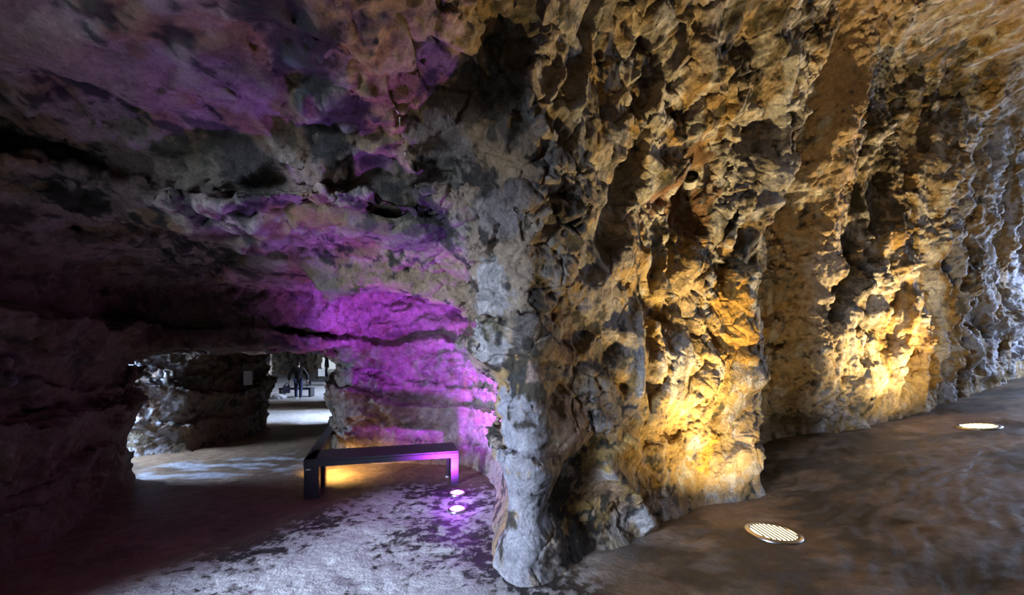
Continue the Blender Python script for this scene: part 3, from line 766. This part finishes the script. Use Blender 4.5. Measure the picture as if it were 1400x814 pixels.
def spot(name, loc, target, power, color, angle, blend=.5, rad=.06, parent=None):
    l = bpy.data.lights.new(name, 'SPOT'); l.energy = power; l.color = color; l.spot_size = math.radians(angle); l.spot_blend = blend; l.shadow_soft_size = rad
    o = bpy.data.objects.new(name, l); COL.objects.link(o); o.location = loc
    o.rotation_euler = (Vector(target) - Vector(loc)).to_track_quat('-Z', 'Y').to_euler()
    return o
def ground_light(name, label, k, lens_mat, group, louvres):
    X, Y, zf, dia = LAMPS[k]
    t = thing(name, label, 'light', (X, Y, zf), 0, group); t.rotation_euler = (0, -math.atan(SLOPE[k]), 0)
    r = dia / 2
    bm = bmesh.new(); lathe(bm, [(r * .80, -.004), (r * .80, .006), (r * .84, .008), (r * .97, .004), (r, -.002), (r, -.10), (r * .80, -.10), (r * .80, -.004)]); link('trim_ring', bm, M_STEEL, t, True)
    bm = bmesh.new(); lathe(bm, [(0, .014 if not louvres else .003), (r * .4, .012 if not louvres else .003), (r * .72, .006 if not louvres else .003), (r * .80, .001), (r * .80, -.05), (0, -.05)]); link('lens', bm, lens_mat, t)
    if louvres:
        for i in range(9):
            xx = (-.8 + .2 * i) * r * .8; ln = 2 * math.sqrt((r * .78) ** 2 - xx ** 2)
            bm = bmesh.new(); hh = .010 if k == 0 else .004; box(bm, (xx, 0, .002 + hh / 2), (.012, ln, hh), 0); link('louvre', bm, M_LOUVRE, t)
    return t, Vector((X, Y, zf))
WARM = (1.0, .70, .29)
_, p1 = ground_light('ground_floodlight', 'round louvred floor light beside the ochre pier, nearest the viewer', 0, M_WARM, 'louvred floor lights along the right wall', True)
_, p2 = ground_light('ground_floodlight', 'round louvred floor light near the right wall, farther one', 1, M_WARM, 'louvred floor lights along the right wall', True)
spot('floodlight_beam', p1 + Vector((0, 0, .03)), (2.55, 3.75, 1.6), 200, WARM, 166, .7)
spot('floodlight_core', p1 + Vector((0, 0, .03)), (1.7, 3.7, 3.0), 640, WARM, 84, 1.)
spot('floodlight_beam', p2 + Vector((0, 0, .03)), (6.4, 6.2, 3.0), 190, WARM, 164, .8)
spot('floodlight_core', p2 + Vector((0, 0, .03)), (5.4, 6.0, 3.8), 1250, WARM, 110, 1.)
_, p3 = ground_light('violet_floor_light', 'small violet floor light by the bench leg, farther of the pair', 2, M_PURP, 'violet floor lights in the alcove', False)
_, p4 = ground_light('violet_floor_light', 'small violet floor light, nearer of the pair in the alcove', 3, M_PURP, 'violet floor lights in the alcove', False)
PUR = (.55, .10, 1.0)
spot('violet_beam', p3 + Vector((0, 0, .03)), (-.95, 5.5, 2.4), 280, PUR, 100, .6, .05)
spot('violet_beam', p4 + Vector((0, 0, .03)), (-1.05, 5.8, 1.75), 560, (.52, .05, 1.0), 92, .6, .05)
for p_ in (p3, p4):  # unseen point lamps added for the violet glow on the floor
    l_ = bpy.data.lights.new('violet_glow', 'POINT'); l_.energy = 5; l_.color = (.42, .06, 1.0); l_.shadow_soft_size = .04
    o_ = bpy.data.objects.new('violet_glow', l_); COL.objects.link(o_); o_.location = p_ + Vector((0, 0, .09))
spot('violet_spill', p4 + Vector((0, 0, .03)), (-1.05, 3.35, 2.7), 360, (.42, .12, 1.0), 60, .9, .05)

# ------------------------------------------------------------------ bench
def make_bench():
    fl = Vector((-2.43, 4.43, 0)); fr = Vector((-.69, 4.93, 0)); H = .46
    d = (fr - fl); L = d.length; a = math.atan2(d.y, d.x)
    t = thing('corner_bench', 'dark metal bench with long side rail, standing in the violet alcove', 'bench', (fl.x, fl.y, fz(-2.4, 4.5)), a)
    dep = .56
    bm = bmesh.new(); box(bm, (L / 2, dep / 2, H - .045), (L, dep, .09), 0, .006); link('seat', bm, M_DARK, t)
    bm = bmesh.new(); box(bm, (L / 2, -.003, H - .028), (L - .01, .01, .008)); link('seam', bm, M_BLACK, t)
    for (u, v, wd) in ((.08, .07, .16), (L - .05, .06, .10), (.08, dep - .07, .14), (L - .05, dep - .06, .10)):
        bm = bmesh.new(); box(bm, (u, v, (H - .09) / 2 - .03), (wd, .11, H - .09 + .06), 0, .004); link('leg', bm, M_DARK, t)
    bm = bmesh.new(); box(bm, (.05, -.002, H - .115), (.05, .006, .014)); o = link('maker_plate', bm, M_STEEL, t); o['label'] = 'tiny metal plate'
    # side rail going back along the pier
    r = Matrix.Rotation(-a, 3, 'Z') @ Vector((-1.27, 3.44, 0)); r.normalize(); ra = math.atan2(r.y, r.x)
    bm = bmesh.new(); c = r * 1.85 + Vector((.06, .02, H - .045)); box(bm, c, (3.7, .13, .09), ra, .006); link('side_rail', bm, M_DARK, t)
    for q in (1.75, 3.6):
        bm = bmesh.new(); c = r * q + Vector((.06, .02, (H - .09) / 2 - .03)); box(bm, c, (.1, .11, H - .03), ra, .004); link('leg', bm, M_DARK, t)
    bm = bmesh.new(); c = r * 1.3 + Vector((.10, .02, H - .097)); box(bm, c, (1.4, .02, .012), ra); o = link('led_strip', bm, M_LED, t); o['label'] = 'glowing amber strip under the rail'
    return t
make_bench()
area('bench_strip_light', (-2.66, 5.3, .36), (-2.52, 5.5, 0), .5, 30, (1, .6, .16), .04, 130)

# ------------------------------------------------------------------ wall spotlight, plaque
def hit_full(px, py):
    d = np.array([((px - 700) / FPX, 1, -(py - HOR) / FPX)], f32); t = 1.0
    for _ in range(1500):
        P = np.array([(0, 0, EYE)], f32) + d * t
        if field(P)[0] < .01: break
        t += .012
    return Vector(P[0].tolist())
def make_spotlight():
    p = hit_full(930, 259)
    axis_ = Vector((-.30, -.88, .34)).normalized()
    rot = axis_.to_track_quat('Z', 'Y').to_euler()
    c = p + Vector((.01, -.22, .0))
    t = thing('wall_spotlight', 'small unlit cylindrical spotlight with black face fixed high on the ochre pier', 'spotlight', c); t.rotation_euler = rot
    r = .070
    bm = bmesh.new(); lathe(bm, [(0, -.085), (r * .8, -.085), (r, -.07), (r, .035), (r * .93, .035), (r * .93, .02), (0, .02)], 32); link('housing', bm, M_GREY, t, False)
    bm = bmesh.new(); lathe(bm, [(r * .86, .030), (r * .9, .046), (r * 1.03, .046), (r * 1.03, .024), (r * .9, .024)], 32); link('bezel', bm, M_BLACK, t)
    bm = bmesh.new(); lathe(bm, [(0, .034), (r * .87, .032), (r * .87, .024), (0, .024)], 32); link('lens', bm, M_GLASSDARK, t, True)
    bm = bmesh.new(); box(bm, (0, 0, -.19), (.03, .05, .22), 0, .004); link('bracket', bm, M_BLACK, t)
M_GREY = plain('pale_grey_enamel', (.42, .42, .42), .4)
M_GLASSDARK = plain('dark_lens', (.03, .03, .032), .12, 0)
make_spotlight()
def make_plaque():
    p = hit_full(332, 517)
    t = thing('information_plaque', 'small blank white plaque on the dark rock pier in the passage', 'plaque', (p.x + .13, p.y - .03, p.z), math.radians(-8))
    bm = bmesh.new(); box(bm, (0, 0, 0), (.012, .22, .30), 0, .003); link('board', bm, M_WHITE, t)
    for sy in (-1, 1):
        for sz in (-1, 1):
            bm = bmesh.new(); box(bm, (-.05, sy * .085, sz * .12), (.09, .014, .014)); link('standoff', bm, M_STEEL, t)
make_plaque()

# ------------------------------------------------------------------ people in the passage
M_SKIN = plain('skin', (.50, .33, .25), .55); M_HAIR = plain('dark_hair', (.02, .015, .012), .6)
M_COAT = plain('black_coat', (.012, .012, .015), .8); M_JEANS = plain('blue_jeans', (.018, .03, .09), .8); M_SHOE = plain('white_trainers', (.6, .6, .62), .6)
M_NAVY = plain('navy_coat', (.015, .025, .06), .8); M_BAG = plain('blue_grey_bag', (.16, .20, .36), .7)
def skin_mesh(name, verts, edges, rad, mat, parent, root=0, sub=2):
    me = bpy.data.meshes.new(name); me.from_pydata(verts, edges, []); o = bpy.data.objects.new(name, me); COL.objects.link(o)
    me.materials.append(mat)
    md = o.modifiers.new('skin', 'SKIN'); md.use_smooth_shade = True
    for i, r in enumerate(rad):
        sv = me.skin_vertices[0].data[i]; sv.radius = (r, r) if not isinstance(r, tuple) else r; sv.use_root = (i == root)
    sb = o.modifiers.new('sub', 'SUBSURF'); sb.levels = sub; sb.render_levels = sub
    o.parent = parent; return o
def make_person(label, loc, rz, coat, stride=.22, arm_out=.10):
    t = thing('person', label, 'person', loc, rz)
    s_ = stride
    # joints: facing -Y, x to the figure's left
    J = dict(pelvis=(0, 0, .92), waist=(0, 0, 1.06), chest=(0, -.01, 1.26), neck=(0, 0, 1.43), neck2=(0, -.01, 1.50), head=(0, -.03, 1.58), crown=(0, -.02, 1.67), chin=(0, -.09, 1.53),
             nose=(0, -.125, 1.585),
             hl=(.09, 0, .88), kl=(.10, -.5 * s_ - .03, .48), al=(.10, -s_, .09), tl=(.10, -s_ - .14, .04),
             hr=(-.09, 0, .88), kr=(-.10, .25 * s_ - .04, .48), ar=(-.10, s_, .11), tr=(-.10, s_ - .13, .04),
             sl=(.18, 0, 1.38), el=(.18 + arm_out, .04, 1.11), wl=(.20 + arm_out, -.06, .87), pl=(.20 + arm_out, -.08, .80),
             sr=(-.18, 0, 1.38), er=(-.18 - arm_out, .05, 1.11), wr=(-.20 - arm_out, -.03, .87), pr=(-.20 - arm_out, -.05, .80))
    RD = dict(pelvis=.12, waist=.115, chest=.13, neck=.06, neck2=.052, head=.085, crown=.06, chin=.045, nose=.014, hl=.085, kl=.058, al=.04, tl=.03, hr=.085, kr=.058, ar=.04, tr=.03,
              sl=.055, el=.042, wl=.028, pl=.030, sr=.055, er=.042, wr=.028, pr=.030)
    E = [('pelvis', 'waist'), ('waist', 'chest'), ('chest', 'neck'), ('neck', 'neck2'), ('neck2', 'head'), ('head', 'crown'), ('head', 'chin'), ('head', 'nose'),
         ('pelvis', 'hl'), ('hl', 'kl'), ('kl', 'al'), ('al', 'tl'), ('pelvis', 'hr'), ('hr', 'kr'), ('kr', 'ar'), ('ar', 'tr'),
         ('chest', 'sl'), ('sl', 'el'), ('el', 'wl'), ('wl', 'pl'), ('chest', 'sr'), ('sr', 'er'), ('er', 'wr'), ('wr', 'pr')]
    for sd, px_ in (('l', 1), ('r', -1)):
        b = Vector(J['p' + sd])
        for k, (oy, ln) in enumerate(((-.030, .070), (-.010, .080), (.010, .074), (.028, .058))):
            J[f'f{sd}{k}a'] = tuple(b + Vector((0, oy, -.035))); J[f'f{sd}{k}b'] = tuple(b + Vector((-.012 * px_, oy * 1.1 - .01, -.035 - ln)))
            RD[f'f{sd}{k}a'] = RD[f'f{sd}{k}b'] = .009; E += [('p' + sd, f'f{sd}{k}a'), (f'f{sd}{k}a', f'f{sd}{k}b')]
        J[f't{sd}a'] = tuple(b + Vector((-.01 * px_, -.04, .0))); J[f't{sd}b'] = tuple(b + Vector((-.02 * px_, -.065, -.045)))
        RD[f't{sd}a'] = .010; RD[f't{sd}b'] = .009; E += [('p' + sd, f't{sd}a'), (f't{sd}a', f't{sd}b')]
    ks = list(J); ix = {k: i for i, k in enumerate(ks)}
    skin_mesh('body', [J[k] for k in ks], [(ix[a], ix[b]) for a, b in E], [RD[k] for k in ks], M_SKIN, t)
    def wear(name, keys, edges, extra, mat, over=None):
        over = over or {}
        P_ = {k: over.get(k, J[k]) for k in keys}; n = {k: i for i, k in enumerate(keys)}
        return skin_mesh(name, [P_[k] for k in keys], [(n[a], n[b]) for a, b in edges], [RD[k] + extra for k in keys], mat, t)
    wear('coat', ['pelvis', 'waist', 'chest', 'neck', 'sl', 'el', 'wl', 'sr', 'er', 'wr'], [('pelvis', 'waist'), ('waist', 'chest'), ('chest', 'neck'), ('chest', 'sl'), ('sl', 'el'), ('el', 'wl'), ('chest', 'sr'), ('sr', 'er'), ('er', 'wr')], .035, coat, {'pelvis': (0, 0, .72)})
    wear('trousers', ['pelvis', 'hl', 'kl', 'al', 'hr', 'kr', 'ar'], [('pelvis', 'hl'), ('hl', 'kl'), ('kl', 'al'), ('pelvis', 'hr'), ('hr', 'kr'), ('kr', 'ar')], .02, M_JEANS)
    for a_, b_ in (('al', 'tl'), ('ar', 'tr')):
        A = Vector(J[a_]); B = Vector(J[b_])
        skin_mesh('shoe', [tuple(A + Vector((0, .03, -.04))), tuple((A + B) / 2 + Vector((0, 0, -.015))), tuple(B)], [(0, 1), (1, 2)], [.046, .045, .036], M_SHOE, t)
    skin_mesh('hair', [(0, .02, 1.53), (0, .015, 1.62), (0, -.03, 1.69)], [(0, 1), (1, 2)], [.07, .095, .07], M_HAIR, t)
    return t
PX, PY = -9.55, 17.0
make_person('person in black coat and blue jeans walking along the passage, carrying a bag', (PX, PY, fz(PX, PY)), math.radians(205), M_COAT, .22, .17)
bag = thing('shoulder_bag', 'blue and grey bag hanging at the side of the walking person', 'bag', (PX - .46, PY - .11, fz(PX, PY) + .30), math.radians(205))
bm = bmesh.new(); box(bm, (0, 0, .17), (.28, .11, .34), 0, .03); link('pouch', bm, M_BAG, bag, True)
for sy in (-.05, .05):
    bm = bmesh.new()
    for k in range(8):
        a0, a1 = math.pi * k / 8, math.pi * (k + 1) / 8
        x0, z0, x1, z1 = .09 * math.cos(a0), .09 * math.sin(a0), .09 * math.cos(a1), .09 * math.sin(a1)
        box(bm, ((x0 + x1) / 2, sy, .33 + (z0 + z1) / 2), (.03, .012, .03))
    link('handle', bm, M_COAT, bag)
P2X, P2Y = -13.15, 27.0
make_person('person in navy coat standing by the bright far doorway', (P2X, P2Y, fz(P2X, P2Y)), math.radians(-60), M_NAVY, .05, .04)
def low_bench(label, x0, x1, y0, h):
    t = thing('low_bench', label, 'bench', ((x0 + x1) / 2, y0, fz((x0 + x1) / 2, y0)), math.radians(4))
    L_ = x1 - x0
    bm = bmesh.new(); box(bm, (0, 0, h - .05), (L_, .45, .10), 0, .006); link('seat', bm, M_DARK, t)
    for sx in (-1, 1):
        bm = bmesh.new(); box(bm, (sx * (L_ / 2 - .06), 0, (h - .1) / 2 - .02), (.10, .42, h - .06), 0, .004); link('leg', bm, M_DARK, t)
low_bench('low dark bench in the passage beside the walking person', -10.9, -9.45, 18.0, .42)
low_bench('long low dark bench across the far end of the passage', -12.0, -10.5, 22.4, .36)
st = thing('information_stand', 'small white panel on a dark post near the far doorway', 'stand', (-12.75, 25.4, fz(-12.75, 25.4)), math.radians(10))
bm = bmesh.new(); box(bm, (-.22, 0, .42), (.06, .06, .9), 0, .004); link('post', bm, M_BLACK, st)
bm = bmesh.new(); box(bm, (.02, 0, .55), (.42, .04, .5), 0, .02); link('panel', bm, M_WHITE, st)

# ------------------------------------------------------------------ loose stones
def stone(label, x, y, r, seed, col, squash=.6, group=None):
    rs = np.random.RandomState(seed); bm = bmesh.new(); bmesh.ops.create_icosphere(bm, subdivisions=3, radius=1)
    P = np.array([v.co for v in bm.verts], f32)
    k = 1 + .32 * facet(P * f32(1.1), seed % 11) + .14 * facet(P * f32(2.6), (seed + 3) % 11)
    for v, kk in zip(bm.verts, k): v.co = Vector((v.co.x * r * kk, v.co.y * r * kk * .85, v.co.z * r * kk * squash))
    o = link('stone', bm, plain('stone_' + str(seed), col, .8, 0, .15)); o.location = (x, y, fz(x, y) + r * squash * .45); o.rotation_euler = (0, 0, seed)
    return tag(o, label, 'stone', group)
for lab, px, py, r, sd, col in (('tiny pale pebble on the floor beside the bench end leg', 611, 653, .022, 3, (.7, .7, .75)),
                                ('small pale pebble on the floor at the foot of the pier, beside the root-like rock', 877, 699, .020, 5, (.5, .5, .5)),
                                ('pale stone lying on the passage floor left of the walking person', 381, 545, .26, 7, (.45, .45, .47))):
    X_, Y_ = on_floor(px, py); stone(lab, X_, Y_, r, sd, col)
print('tris', sum(sum(len(p.vertices) - 2 for p in o.data.polygons) if len(o.data.polygons) < 5000 else 2 * len(o.data.polygons) for o in bpy.data.objects if o.type == 'MESH'))
print('done', round(time.time() - T0, 1))
